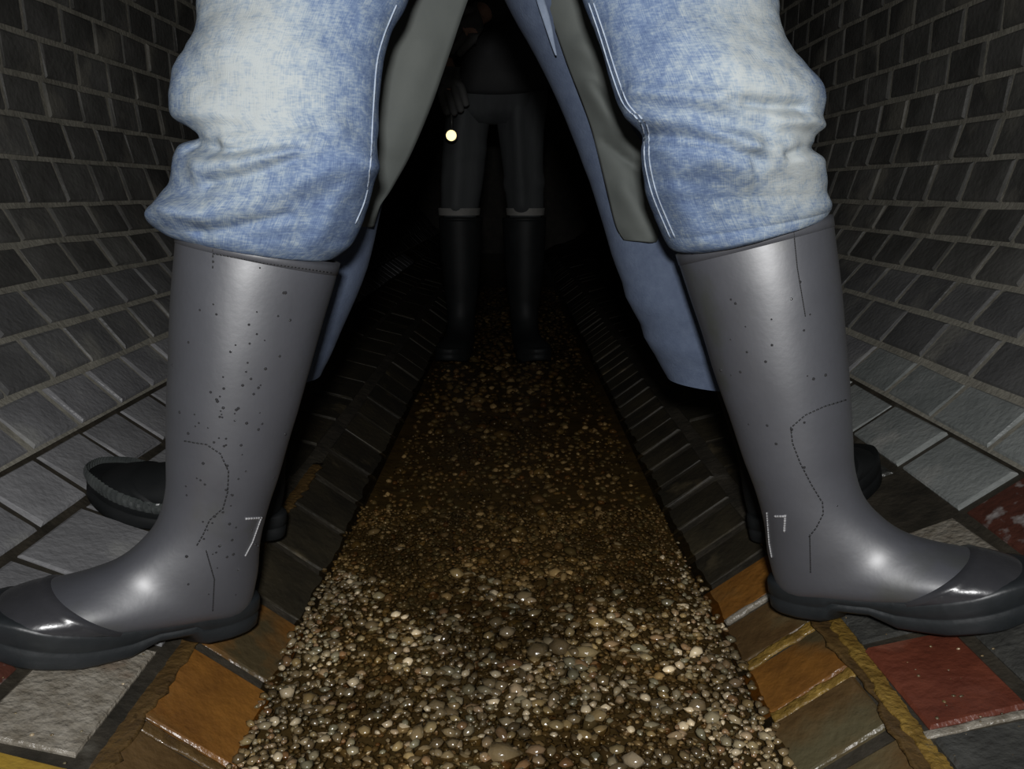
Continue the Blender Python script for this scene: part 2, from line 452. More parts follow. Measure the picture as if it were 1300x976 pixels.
# tunnel end, far off in the dark
endp = [Vector((p.x, p.y)) for p in fq[len(fq) // 2:]]
prof_full = [(p.x, p.y) for p in fq] + [(walls[1].data.vertices[i].co.x, walls[1].data.vertices[i].co.z) for i in range(len(PROF) - FLOOR_TOP - 1)] \
    + [(p.x, p.y) for p in reversed(aq)] + [(-walls[1].data.vertices[i].co.x, walls[1].data.vertices[i].co.z) for i in reversed(range(len(PROF) - FLOOR_TOP - 1))]
me = mesh('wall_back', [(x, Y1, z) for x, z in prof_full], [tuple(range(len(prof_full)))])
o = link('wall_back', me, M['darkmortar'], smooth=False); o['kind'] = 'structure'

nR = len(ROWS)
far_floor = []
for side in (-1, 1):
    far_floor += build_bricks(side, range(0, 4), floor, .2, 4.6)
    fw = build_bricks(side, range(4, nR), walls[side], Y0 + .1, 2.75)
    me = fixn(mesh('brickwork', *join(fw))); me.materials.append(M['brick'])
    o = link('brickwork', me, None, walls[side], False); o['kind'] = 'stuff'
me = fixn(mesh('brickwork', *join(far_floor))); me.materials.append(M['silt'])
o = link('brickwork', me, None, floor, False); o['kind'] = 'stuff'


# fillets of stained mortar beside the edge bricks
def ridge(pts, wd, ht, m, name, seed):
    r = random.Random(seed); V = []; n = len(pts)
    rings = []
    for i, p in enumerate(pts):
        t = (pts[min(i + 1, n - 1)] - pts[max(i - 1, 0)]).normalized(); s = t.cross(Vector((0, 0, 1))).normalized(); u = s.cross(t)
        k1, k2 = (wd * (1 + .5 * noise.noise(Vector((p.x * 70, p.y * 70, seed + o_))) + r.uniform(-.06, .06)) for o_ in (.3, 9.1)); row = []
        for q in range(9):
            x = q / 8; d = lerp(-k1, k2, x); e = 1 - (2 * x - 1) ** 2
            row.append(p + s * d + u * (ht * e ** .5 + ht * .6 * e * noise.noise(Vector((p.x * 230 + d * 230, p.y * 230, seed)))))
        row.append(p - u * .012); rings.append(row)
    me = fixn(mesh(name, *loft(rings, True, True))); return link(name, me, m, floor)


def pline(a, b, n): return [a.lerp(b, i / (n - 1)) for i in range(n)]


V3 = Vector
ridge(pline(V3((.350, .40, -.005)), V3((.352, 1.0, -.004)), 60), .021, .0006, M['brownmortar'], 'mortar_joint', 5)
ridge(pline(V3((.347, .42, -.005)), V3((.356, .82, -.003)), 140), .011, .0018, M['ochre'], 'mortar_joint', 1)
ridge(pline(V3((-.345, .40, -.008)), V3((-.345, 1.3, -.008)), 90), .017, .0015, M['brownmortar'], 'mortar_joint', 2)
for yj in (.690, .780):
    ridge(pline(V3((.262, yj, -.063)), V3((.34, yj, -.006)), 40), .008, .0018, M['ochre'], 'mortar_joint', int(yj * 1000))
ridge(pline(V3((.262, .870, -.062)), V3((.34, .870, -.006)), 10), .005, .0035, M['wetstone'], 'mortar_joint', 33)
ridge(pline(V3((.354, .585, -.001)), V3((.45, .585, .025)), 14), .004, .0008, M['wetstone'], 'mortar_joint', 34)
ridge(pline(V3((-.262, .614, -.063)), V3((-.34, .614, -.006)), 24), .006, .0015, M['brownmortar'], 'mortar_joint', 35)


# ================================================================ gravel and water
def ico():
    bm = bmesh.new(); bmesh.ops.create_icosphere(bm, subdivisions=1, radius=1)
    V = [v.co.copy() for v in bm.verts]; Fc = [tuple(v.index for v in f.verts) for f in bm.faces]; bm.free(); return V, Fc


IV, IF = ico()


def pebble(seed, flat=.55):
    r = random.Random(seed); o = Vector((r.random() * 50, r.random() * 50, r.random() * 50)); s = (r.uniform(.8, 1.3), r.uniform(.7, 1.0), flat * r.uniform(.8, 1.2))
    return [Vector((v.x * s[0], v.y * s[1], v.z * s[2])) * (1 + .7 * noise.noise(v * 1.5 + o)) for v in IV]


shapes = [pebble(i) for i in range(14)]
smesh = []
for s_ in shapes:
    me = mesh('pebble', s_, IF); me.materials.append(M['gravel']); me.polygons.foreach_set('use_smooth', [True] * len(me.polygons)); smesh.append(me)
peb = []
y = .36
while y < 4.5:
    st = .0118 if y < 1.0 else .017 if y < 1.7 else .03
    x = -.255
    while x < .255:
        ed = abs(x) / .255
        rad = random.uniform(.0042, .0085) * (1.15 - .35 * ed) * (1 if y < 1.7 else 1.7)
        if random.random() < .05: rad *= 1.6
        px = x + random.uniform(-.5, .5) * st; py = y + random.uniform(-.5, .5) * st
        far_ = min(1, max(0, (y - .8) / .55)); pz = -.0705 + (.006 + .008 * max(0, ed - .6) / .4) * (1 - far_) - .009 * far_ + random.uniform(-.004, .003) + rad * .2 + .004 * noise.noise(Vector((px * 9, py * 9, 1)))
        peb.append((px, py, pz, rad)); x += st
    y += st
y = .36
while y < 1.25:
    x = -.255
    while x < .255:
        px = x + random.uniform(-.004, .004); py = y + random.uniform(-.004, .004); far_ = min(1, max(0, (y - .8) / .55))
        peb.append((px, py, -.066 - .011 * far_ + .006 * max(0, abs(px) / .255 - .6) / .4 + random.uniform(-.003, .003) + .004 * noise.noise(Vector((px * 9, py * 9, 1))), random.uniform(.0022, .0045))); x += .0075
    y += .0075
peb.sort(key=lambda p: -(p[3] / (p[1] + .05)))
indiv = [p for p in peb if .5 < p[1] < 1.5][:290]; ids = set(map(id, indiv))
for p in indiv:
    o = bpy.data.objects.new('pebble', random.choice(smesh)); C.objects.link(o); o.parent = floor
    o.location = p[:3]; o.scale = (p[3],) * 3; o.rotation_euler = (random.uniform(-.3, .3), random.uniform(-.3, .3), random.uniform(0, 6.28))
rest = []
for p in peb:
    if id(p) in ids: continue
    ca, sa = math.cos(random.uniform(0, 6.28)) * p[3], math.sin(random.uniform(0, 6.28)) * p[3]
    a = random.uniform(0, 6.28); ca, sa = math.cos(a) * p[3], math.sin(a) * p[3]
    rest.append(([Vector((v.x * ca - v.y * sa + p[0], v.x * sa + v.y * ca + p[1], v.z * p[3] + p[2])) for v in random.choice(shapes)], IF))
o = link('gravel', mesh('gravel', *join(rest)), M['gravel'], floor); o['kind'] = 'stuff'
# rubble in the hole of the missing tile and grit on the banquettes
rub = []
for i in range(260):
    hole = i < 150
    X = random.uniform(.45, .55) if hole else random.choice((-1, 1)) * random.uniform(.36, .46)
    Yp = random.uniform(.91, 1.06) if hole else random.uniform(.5, .9)
    if hole:
        z = lerp(.026, .065, (X - .45) / .1) - .008; rad = random.uniform(.0012, .0036)
    else:
        z = lerp(.0, .026, (abs(X) - .352) / .098) + .0005; rad = random.uniform(.0008, .0022)
    rub.append(([v * rad + Vector((X, Yp, z)) for v in random.choice(shapes)], IF))
o = link('grit', mesh('grit', *join(rub)), M['gravel'], floor); o['kind'] = 'stuff'

WZ = -.0625
nx, ny = 70, 420
V = []; Fc = []
for j in range(ny + 1):
    y = .2 + (Y1 - .22) * (j / ny) ** 1.7
    for i in range(nx + 1):
        x = -.275 + .55 * i / nx
        z = WZ + .0028 * noise.noise(Vector((x * 16, y * 30, 0))) + .0018 * noise.noise(Vector((x * 38, y * 60, 3)))
        V.append((x, y, z))
for j in range(ny):
    for i in range(nx):
        a = j * (nx + 1) + i; Fc.append((a, a + 1, a + nx + 2, a + nx + 1))
wt = link('water', mesh('water', V, Fc), M['water']); wt['kind'] = 'stuff'
wt['label'] = 'shallow rippling brown water running over the channel gravel'; wt['category'] = 'water'

# ================================================================ boots
BT = [(.060, .408), (.059, .37), (.057, .33), (.052, .25), (.046, .19), (.043, .155), (.047, .122), (.061, .099), (.080, .083), (.105, .072), (.130, .064), (.154, .058), (.174, .049), (.187, .036)]
BB = [(-.096, .402), (-.091, .362), (-.085, .32), (-.076, .25), (-.066, .18), (-.060, .14), (-.057, .102), (-.0585, .058), (-.050, .022), (-.010, .020), (.050, .020), (.095, .021), (.130, .023), (.160, .026)]
BW = [.064, .063, .0615, .056, .049, .044, .041, .040, .040, .042, .0455, .046, .041, .026]
BN = 48


def boot_rings(off=0.):
    P = cat([(*t, *b, w_) for t, b, w_ in zip(BT, BB, BW)], 6)
    rings = []
    for k, (tx, tz, bx, bz, w_) in enumerate(P):
        u = k / (len(P) - 1)
        foot = min(1, max(0, (u - .5) / .2))
        mx_, mz_ = (tx + bx) / 2, (tz + bz) / 2; dx, dz = (tx - bx) / 2, (tz - bz) / 2
        L_ = math.hypot(dx, dz); ring = []
        for j in range(BN):
            a = 2 * PI * j / BN; c, s = math.cos(a), math.sin(a)
            e = lerp(1, .62, foot) if c < 0 else lerp(1, .9, foot)
            cc = math.copysign(abs(c) ** lerp(1, .8, foot if c < 0 else 0), c)
            yy = math.copysign(abs(s) ** e, s) * (w_ + off)
            k_ = (L_ + off) / L_
            ring.append(Vector((mx_ + dx * cc * k_, yy, mz_ + dz * cc * k_)))
        rings.append(ring)
    return rings


BR = boot_rings()


def wob(p):                                    # soft unevenness of worn rubber, creases over the ankle
    n = noise.noise(p * 14) * .0011 + noise.noise(p * 33 + Vector((5, 1, 2))) * .0004
    return n


def hw(x):
    return interp([-.066, -.055, -.035, 0, .04, .08, .115, .145, .165, .18, .192], [.030, .034, .037, .037, .038, .045, .051, .053, .051, .048, .044], x)


def sole_parts():
    N_ = 96; L_ = .264; xm = -.066 + L_ / 2
    base = []
    for k in range(N_):
        t = 2 * PI * k / N_; c, s = math.cos(t), math.sin(t)
        x = xm + L_ / 2 * math.copysign(abs(c) ** .8, c)
        base.append((x, hw(x) * math.copysign(abs(s) ** .72, s)))
    zb = lambda x: interp([-.07, -.004, .002, .045, .06, .11, .16, .195], [0, 0, .013, .011, .001, 0, .006, .017], x)
    zt = lambda x: interp([-.07, -.03, .03, .09, .13, .165, .195], [.036, .033, .030, .031, .038, .047, .050], x)
    def ring(inset, fz):
        r = []
        for x, y in base:
            d = Vector((x - xm, y)); s = (d.length - inset) / d.length
            r.append(Vector((xm + d.x * s, d.y * s, fz(x))))
        return r
    R_ = [ring(.02, lambda x: zb(x) + .001), ring(.003, zb), ring(.0, lambda x: zb(x) + .003), ring(.0, lambda x: lerp(zb(x), zt(x), .42)), ring(.0018, lambda x: lerp(zb(x), zt(x), .47)),
          ring(.0018, lambda x: lerp(zb(x), zt(x), .52)), ring(-.0004, lambda x: lerp(zb(x), zt(x), .58)), ring(.0006, lambda x: zt(x) - .003), ring(.0022, zt), ring(.012, lambda x: zt(x) + .001)]
    return loft(R_, True, True), ring, zb, zt


SOLE, sole_ring, sole_zb, sole_zt = sole_parts()


def rot(hd, pt, rl=0): return Matrix.Rotation(hd, 4, 'Z') @ Matrix.Rotation(-pt, 4, 'Y') @ Matrix.Rotation(rl, 4, 'X')


def bvh_of(o):
    bpy.context.view_layer.update()
    mw = o.matrix_world
    return BVHTree.FromPolygons([mw @ v.co for v in o.data.vertices], [tuple(p.vertices) for p in o.data.polygons])


def make_boot(person, near, detail=True, band=False, label=None, m='rubber'):
    """near: +1 when the boot's local +y side is the one nearer the camera"""
    rings = [[p + (p - Vector((p.x * .9, 0, p.z))).normalized() * wob(p) if 2 < k < len(BR) - 4 else p for p in r] for k, r in enumerate(BR)]
    inner = []
    for s, dz in ((.985, .002), (.95, .002), (.94, -.01), (.88, -.045)):
        c = sum(rings[0], Vector()) / BN
        inner.append([Vector((c.x + (p.x - c.x) * s, p.y * s, p.z + dz)) for p in rings[0]])
    V, Fc = loft(list(reversed(inner)) + rings, True, True)
    bt = link('boot', fixn(mesh('boot', V, Fc)), M[m], person)
    if label: bt['label'] = label
    # rim band
    a = boot_rings(.0006)[:3]; b_ = boot_rings(-.001)[:3]
    rim = [[Vector(p) for p in b_[0]]] + [[p + Vector((0, 0, .0015)) for p in a[0]]] + a[1:] + [b_[2]]
    link('rim_band', fixn(mesh('rim_band', *loft(rim))), M[m], bt)
    so = link('sole', fixn(mesh('sole', *SOLE)), M['sole' if m == 'rubber' else m], bt)
    # toe cap: the front rings once more, proud of the upper, with a raised back edge
    big = boot_rings(.0022); i0 = 6 * 10 + 2
    cap = [BR[i0 - 1], boot_rings(.0034)[i0]] + big[i0 + 1:]
    V, Fc = loft(cap, False, True)
    link('toe_cap', fixn(mesh('toe_cap', V, Fc)), M['cap' if m == 'rubber' else m], bt)
    if band:
        rg = []
        base = sole_ring(0, lambda x: 0); nn = len(base)
        pts = []
        base = base[nn // 2:] + base[:nn // 2]; base = [b_ for b_ in base if b_.x > .02]; nn = len(base) - 1
        for k in range(nn):
            p, p2 = base[k], base[k + 1]
            for j in range(4): pts.append(p.lerp(p2, j / 4))
        for h in (.62, .68, .76, .86, .95, 1.0):
            r = []
            for i, p in enumerate(pts):
                d = Vector((p.x - .06, p.y, 0)); u = d.normalized()
                o_ = .0035 * math.sin(PI * (h - .6) / .42) + (.0014 if (i // 2) % 2 else 0)
                r.append(Vector((p.x, p.y, 0)) + u * o_ + Vector((0, 0, lerp(sole_zb(p.x), sole_zt(p.x) + .008, h))))
            rg.append(r)
        link('ridged_band', fixn(mesh('ridged_band', *loft(rg, closed=False))), M['band'], bt, False)
    return bt


def on_surface(bv, px, py):
    d = ray(px, py).normalized(); h = bv.ray_cast(EYE, d)
    return (h[0], h[1]) if h[0] is not None else None


def resample(P, step):
    out = []; P = [Vector(p) for p in P]; acc = 0
    for a, b in zip(P[:-1], P[1:]):
        L_ = (b - a).length; t = acc
        while t < L_: out.append((a + (b - a) * t / L_, (b - a) / L_)); t += step
        acc = t - L_
    return out


def dashes(bt, bv, line, step=5.2, dash=3.4, r=.0007, name='stitching', m='stitch', lift=.0003):
    inv = bt.matrix_world.inverted(); parts = []
    for p, t in resample(line, step):
        a, b = on_surface(bv, *(p - t * dash / 2)), on_surface(bv, *(p + t * dash / 2))
        if a and b and (a[0] - b[0]).length < .02:
            parts.append(tube([inv @ (a[0] + a[1] * lift), inv @ (b[0] + b[1] * lift)], r, 5))
    if parts: return link(name, fixn(mesh(name, *join(parts))), M[m], bt)


def drops(bt, bv, pts, seed):
    r = random.Random(seed); inv = bt.matrix_world.inverted(); parts = []
    for px, py in pts:
        h = on_surface(bv, px, py)
        if not h: continue
        s = r.uniform(.0009, .0019); n = (inv.to_3x3() @ h[1]).normalized(); p = inv @ h[0]
        a = n.orthogonal().normalized(); b = n.cross(a); vz = (inv.to_3x3() @ Vector((0, 0, 1)))
        parts.append(([p + a * v.x * s + b * v.y * s + n * v.z * s * .6 + vz * (v.z if False else 0) for v in IV], IF))
    o = link('water_drops', mesh('water_drops', *join(parts)), M['drop'], bt); o['kind'] = 'stuff'; o['label'] = 'dark beads of water on the boot'


def blob(V_): return V_


# ================================================================ people
def skin_mesh(name, J, E_, parent, m, sub=2):
    """J: {key: (pos, radius or (rx, ry))}, E_: edges; one continuous skinned figure"""
    keys = list(J); idx = {k: i for i, k in enumerate(keys)}
    me = bpy.data.meshes.new(name); me.from_pydata([tuple(J[k][0]) for k in keys], [(idx[a], idx[b]) for a, b in E_], []); me.update()
    o = link(name, me, None, parent, False)
    md = o.modifiers.new('skin', 'SKIN'); md.use_smooth_shade = True
    for k in keys:
        r = J[k][1]; o.data.skin_vertices[0].data[idx[k]].radius = r if isinstance(r, tuple) else (r, r)
    o.data.skin_vertices[0].data[0].use_root = True
    sb = o.modifiers.new('sub', 'SUBSURF'); sb.levels = sub; sb.render_levels = sub
    bpy.context.view_layer.update()
    dg = bpy.context.evaluated_depsgraph_get(); ev = bpy.data.meshes.new_from_object(o.evaluated_get(dg))
    o.modifiers.clear(); o.data = ev; ev.name = name; ev.materials.clear(); ev.materials.append(m)
    ev.polygons.foreach_set('use_smooth', [True] * len(ev.polygons))
    return o


def figure(person, hip, lean, knees, ankles, toes, hands, top, sh=.17, shins=None):
    """body (skin), returns joints used again for the clothes"""
    h = Vector(hip); up = Vector(lean)
    J, E_ = {}, []
    def add(k, p, r, par=None):
        J[k] = (Vector(p), r)
        if par: E_.append((par, k))
    T = top - h.z
    add('pelvis', h, (.11, .085)); add('waist', h + up * T * .22 + Vector((0, 0, T * .2)), (.10, .075), 'pelvis')
    add('chest', h + up * T * .5 + Vector((0, 0, T * .47)), (.125, .09), 'waist')
    add('neck', h + up * T * .66 + Vector((0, 0, T * .64)), (.05, .05), 'chest')
    hd = h + up * T * .8 + Vector((0, 0, T * .80))
    add('jaw', hd + Vector((0, -.012, -.035)), (.055, .066), 'neck'); add('brow', hd + Vector((0, -.01, .055)), (.07, .085), 'jaw')
    add('crown', hd + Vector((0, 0, .115)), (.045, .055), 'brow')
    add('nose', hd + Vector((0, -.095, .01)), .012, 'jaw')
    for i, s in ((0, -1), (1, 1)):
        add(f'hip{i}', h + Vector((s * .085, 0, -.04)), .075, 'pelvis')
        add(f'knee{i}', knees[i], .045, f'hip{i}'); add(f'calf{i}', shins[i][0], .034, f'knee{i}'); add(f'shin{i}', shins[i][1], .034, f'calf{i}')
        add(f'ankle{i}', ankles[i], .026, f'shin{i}')
        add(f'heel{i}', Vector(ankles[i]).lerp(Vector(toes[i]), .15) + Vector((0, 0, -.03)), .022, f'ankle{i}')
        add(f'toe{i}', toes[i], (.022, .012), f'heel{i}')
        c = J['chest'][0]; sp = c + Vector((s * sh, 0, T * .08)); add(f'shoulder{i}', sp, .055, 'chest')
        wr = Vector(hands[i]); el = sp.lerp(wr, .52) + Vector((s * .05, .05, -.02)); add(f'elbow{i}', el, .042, f'shoulder{i}')
        add(f'wrist{i}', wr, (.03, .022), f'elbow{i}')
        d = (wr - el).normalized(); side = d.cross(Vector((0, 1, 0))).normalized() if abs(d.y) < .9 else Vector((1, 0, 0)); nrm = side.cross(d)
        add(f'palm{i}', wr + d * .055, (.036, .016), f'wrist{i}')
        for q, (u, ln) in enumerate(((-.03, .068), (-.010, .078), (.010, .073), (.029, .056))):
            b = wr + d * .088 + side * u
            add(f'f{i}{q}a', b, .0095, f'palm{i}'); add(f'f{i}{q}b', b + d * ln * .55 + nrm * .012, .0085, f'f{i}{q}a'); add(f'f{i}{q}c', b + d * ln * .85 + nrm * .034, .007, f'f{i}{q}b')
        tb = wr + d * .035 - side * .04
        add(f't{i}a', tb, .0115, f'wrist{i}'); add(f't{i}b', tb + d * .03 - side * .018 + nrm * .012, .0095, f't{i}a'); add(f't{i}c', tb + d * .055 - side * .02 + nrm * .024, .008, f't{i}b')
    body = skin_mesh('body', J, E_, person, M['skin'])
    # hair cap
    hv = []
    for v, in [(v,) for v in IV]:
        pass
    bm = bmesh.new(); bmesh.ops.create_icosphere(bm, subdivisions=3, radius=1)
    for v in bm.verts:
        z = max(v.co.z, -.15 + (.45 if v.co.y < -.3 else 0)); v.co = hd + Vector((v.co.x * .082, .008 + v.co.y * .1, .055 + z * .085))
    me = bpy.data.meshes.new('hair'); bm.to_mesh(me); bm.free(); link('hair', me, M['hair'], person)
    return J


def jacket(person, J, name, m, low=.0, thick=.018, hem=(.15, .115)):
    K = {}; E_ = []
    h = J['pelvis'][0]
    def g(k, add=thick, extra=None):
        p, r = J[k]; r = r if isinstance(r, tuple) else (r, r); K[k] = (p, (r[0] + add, r[1] + add))
    K['hem'] = (h + Vector((0, 0, low)), hem)
    g('waist', .03); g('chest', .025); E_ += [('hem', 'waist'), ('waist', 'chest')]
    K['collar'] = (J['neck'][0] - Vector((0, 0, .02)), (.062, .062)); E_.append(('chest', 'collar'))
    for i in (0, 1):
        g(f'shoulder{i}', .03); g(f'elbow{i}', .055)
        K[f'cuff{i}'] = (J[f'elbow{i}'][0].lerp(J[f'wrist{i}'][0], 1.02), .052)
        E_ += [('chest', f'shoulder{i}'), (f'shoulder{i}', f'elbow{i}'), (f'elbow{i}', f'cuff{i}')]
    return skin_mesh(name, K, E_, person, m)


def leg_rings(rows, Yf, ratio, disp=None, per=7, n=88, bulge=0.):
    """rows of (xl, yl, xr, yr) silhouette points; Yf: depth of the leg's axis as function of row parameter"""
    R_ = cat(rows, per); rings = []
    for k, (xl, yl, xr, yr) in enumerate(R_):
        u = k / (len(R_) - 1); Y = Yf(u)
        a, b = at(xl, yl, Y), at(xr, yr, Y)
        c = (a + b) / 2; h = (b - a) / 2; L_ = h.length; ring = []
        for j in range(n):
            th = 2 * PI * j / n; cx, sy = math.cos(th), math.sin(th)
            d = L_ * (ratio(u) if callable(ratio) else ratio) * abs(sy) ** .92 * (1 if sy >= 0 else -1)
            p = c + h * cx + Vector((0, d, 0))
            if disp:
                py = lerp(yl, yr, (cx + 1) / 2); px = lerp(xl, xr, (cx + 1) / 2)
                if sy < .35:
                    k_ = disp(px, py, cx) * min(1, max(0, (.35 - sy) * 1.5))
                    nn = (h / L_ * cx * .35 + Vector((0, sy, 0))); p = p + nn.normalized() * k_
            ring.append(p)
        rings.append(ring)
    return rings, R_


def seg_d(px, py, a, b):
    ax, ay = a; bx, by = b; vx, vy = bx - ax, by - ay
    t = max(0, min(1, ((px - ax) * vx + (py - ay) * vy) / (vx * vx + vy * vy)))
    return math.hypot(px - ax - t * vx, py - ay - t * vy), (vx * (py - ay) - vy * (px - ax))


def fold_fn(folds, seed):
    def f(px, py, cx):
        d = .0022 * noise.noise(Vector((px / 45, py / 38, seed))) + .0012 * noise.noise(Vector((px / 18, py / 14, seed + 3)))
        for pts, h, wd in folds:
            best = 1e9
            for a, b in zip(pts[:-1], pts[1:]):
                best = min(best, seg_d(px, py, a, b)[0])
            d += 1.5 * h * math.exp(-(best / wd) ** 2)
        return d
    return f


def jeans_leg(rows, Yf, ratio, disp, fade, seed, n=150):
    rings, R_ = leg_rings(rows, Yf, ratio, disp, 9, n)
    V, Fc = loft(rings); m_ = len(rings)
    uv = []; fd = []
    for k, r in enumerate(rings):
        xl, yl, xr, yr = R_[k]
        for j, p in enumerate(r):
            cx = math.cos(2 * PI * j / n); sy = math.sin(2 * PI * j / n)
            px = lerp(xl, xr, (cx + 1) / 2); py = lerp(yl, yr, (cx + 1) / 2)
            uv.append((abs(j / n - .5) * 2 * .5, p.z))
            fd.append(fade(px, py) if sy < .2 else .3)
    return V, Fc, uv, fd


def blobsum(spots, base):
    def f(px, py):
        v = base
        for x, y, rx, ry, a in spots: v += a * math.exp(-((px - x) / rx) ** 2 - ((py - y) / ry) ** 2)
        return max(0, min(1, v))
    return f


# ---------------------------------------------------------------- the person astride the channel
p1 = empty('person', (0, .75, 0))
p1['category'] = 'person'
p1['label'] = 'person in faded blue jeans and tall grey rubber boots standing astride the channel in front'


def place(o, mx):                              # world matrix for a child of an unrotated root
    o.matrix_parent_inverse = Matrix.Identity(4)
    o.matrix_local = Matrix.Translation(-o.parent.location) @ mx if o.parent else mx


def shin(mx): return (mx @ Vector((-.016, 0, .36)), mx @ Vector((-.008, 0, .2)))


def adopt(o): o.location = -o.parent.location  # vertices already in world coordinates


BOOT_L = Matrix.Translation((-.336, .745, .004)) @ rot(PI + .60, .19, -.06)
BOOT_R = Matrix.Translation((.346, .765, .018)) @ rot(-.55, .235, .04)
bl = make_boot(p1, 1, label='boot dotted with water drops, toe pointing left'); place(bl, BOOT_L)
br = make_boot(p1, -1, label='boot with toe pointing right'); place(br, BOOT_R)
bvl, bvr = bvh_of(bl), bvh_of(br)
dashes(bl, bvl, [(236, 560), (262, 564), (280, 576), (290, 598), (289, 624), (283, 645), (266, 660), (258, 678), (250, 692)])
dashes(bl, bvl, [(272, 322), (300, 327), (335, 334), (380, 340), (420, 346)], 4.5, 3.2)
dashes(bl, bvl, [(271, 304), (270, 345)], 7, 3, .0006)
dashes(bl, bvl, [(262, 700), (272, 735), (270, 775)], 3, 3.4, .0006, 'seam')
dashes(br, bvr, [(1072, 508), (1046, 516), (1022, 527), (1004, 543), (1006, 562), (1016, 588), (1030, 615), (1044, 638), (1045, 652), (1036, 670), (1028, 680)])
dashes(br, bvr, [(880, 322), (930, 312), (960, 306), (1000, 296)], 4.5, 3.2)
dashes(br, bvr, [(1028, 680), (1029, 725)], 3, 3.4, .0006, 'seam')
dashes(br, bvr, [(1007, 290), (1012, 340), (1022, 400)], 3, 3.4, .0005, 'seam')
dashes(bl, bvl, [(313, 658), (331, 657)], 3, 3.4, .0013, 'pale_mark', 'mark', .0006)
dashes(bl, bvl, [(330, 660), (320, 688), (311, 705)], 3, 3.4, .0008, 'pale_mark', 'mark', .0006)
dashes(br, bvr, [(985, 655), (997, 655), (996, 675)], 3, 3.4, .0013, 'pale_mark', 'mark', .0006)
dashes(br, bvr, [(974, 652), (977, 690), (980, 706)], 3, 3.4, .0007, 'pale_mark', 'mark', .0006)
rr = random.Random(3)
dp = [(271, 332), (326, 396), (326, 424), (299, 438), (336, 432), (317, 436), (337, 468), (308, 489), (275, 507), (247, 526), (279, 529), (298, 534), (248, 541), (264, 543),
      (278, 556), (313, 537), (328, 545), (239, 550), (306, 565), (250, 607), (312, 598), (322, 500), (328, 492), (300, 520), (258, 588), (330, 340), (283, 650), (355, 452), (316, 412)]
dp += [(rr.gauss(290, 38), rr.gauss(540, 70)) for _ in range(45)]
dp += [(rr.uniform(235, 330), rr.uniform(620, 760)) for _ in range(25)]
drops(bl, bvl, dp, 4)
drops(br, bvr, [(980, 438), (972, 459), (940, 472), (1048, 476), (974, 540), (915, 470), (1063, 642), (928, 380), (1005, 545)] + [(rr.uniform(900, 1050), rr.uniform(350, 640)) for _ in range(16)], 5)

rowsL = [(375, -370, 645, -370), (318, -260, 640, -260), (268, -165, 610, -165), (256, -80, 556, -80), (257, -20, 524, -20), (257, 8, 512, 10), (255, 34, 497, 36), (243, 62, 488, 66), (227, 88, 483, 94), (224, 112, 480, 120), (223, 136, 479, 142), (226, 152, 479, 158),
         (244, 166, 478, 170), (247, 173, 477, 178), (233, 183, 476, 196), (227, 200, 475, 214), (225, 225, 472, 236), (222, 245, 468, 256), (207, 264, 462, 274), (205, 276, 455, 292), (211, 286, 444, 312), (222, 294, 424, 328), (232, 297, 410, 330), (244, 303, 400, 333), (250, 325, 392, 350)]
rowsR = [(660, -370, 905, -370), (668, -260, 952, -260), (694, -165, 982, -165), (715, -80, 982, -80), (735, -20, 984, -20), (744, 8, 984, 8), (754, 34, 987, 40), (764, 62, 1001, 68), (772, 88, 1024, 92), (779, 112, 1038, 112), (789, 136, 1040, 136), (806, 156, 1034, 160),
         (814, 168, 1028, 172), (815, 180, 1031, 184), (815, 202, 1041, 204), (818, 224, 1043, 222), (822, 248, 1044, 240), (829, 268, 1044, 254), (838, 288, 1042, 262), (846, 304, 1040, 266), (854, 317, 1034, 274), (868, 321, 1018, 280), (880, 322, 1008, 286), (888, 342, 1000, 307)]
dL = fold_fn([([(262, 190), (300, 197), (350, 192), (410, 188)], -.006, 9), ([(290, 218), (340, 214), (395, 196), (440, 170)], .006, 16), ([(300, 232), (345, 226), (400, 205)], -.005, 8),
              ([(225, 270), (300, 262), (380, 245), (460, 205)], .007, 18), ([(290, 288), (330, 285), (390, 270)], -.004, 7), ([(270, 95), (330, 135), (400, 150)], -.003, 22),
              ([(225, 245), (260, 262), (300, 275)], .004, 12), ([(228, 168), (262, 182), (300, 188)], -.007, 9), ([(320, 60), (380, 50)], .003, 26), ([(420, 300), (440, 255), (470, 215)], .004, 12)], 1.)
dR = fold_fn([([(905, 138), (940, 143), (990, 144)], -.006, 8), ([(800, 125), (860, 135), (905, 138)], .006, 12), ([(800, 150), (860, 165), (930, 190)], .006, 12), ([(810, 175), (870, 182), (940, 205)], -.004, 9),
              ([(975, 200), (1000, 192), (1030, 190)], -.005, 7), ([(960, 165), (1010, 160), (1035, 165)], .005, 10), ([(932, 200), (934, 285)], -.003, 5), ([(850, 215), (890, 210), (925, 225)], .004, 14),
              ([(845, 240), (860, 275), (875, 300)], .004, 12), ([(860, 300), (940, 285), (1030, 262)], .004, 14), ([(850, 60), (920, 110)], .003, 26)], 7.)
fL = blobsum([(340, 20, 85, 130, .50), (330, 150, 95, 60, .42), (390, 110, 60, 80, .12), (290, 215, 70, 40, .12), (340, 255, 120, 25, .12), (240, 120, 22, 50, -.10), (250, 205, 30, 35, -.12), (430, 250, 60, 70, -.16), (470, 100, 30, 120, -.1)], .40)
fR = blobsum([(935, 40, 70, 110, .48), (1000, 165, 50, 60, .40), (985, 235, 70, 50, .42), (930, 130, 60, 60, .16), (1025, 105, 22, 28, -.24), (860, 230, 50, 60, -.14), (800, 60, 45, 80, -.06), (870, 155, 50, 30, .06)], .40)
YL = lambda u: lerp(.735, .755, u); YR = lambda u: lerp(.735, .772, u)
TL, TR = (BOOT_L @ Vector((-.018, 0, .405))).y, (BOOT_R @ Vector((-.018, 0, .405))).y
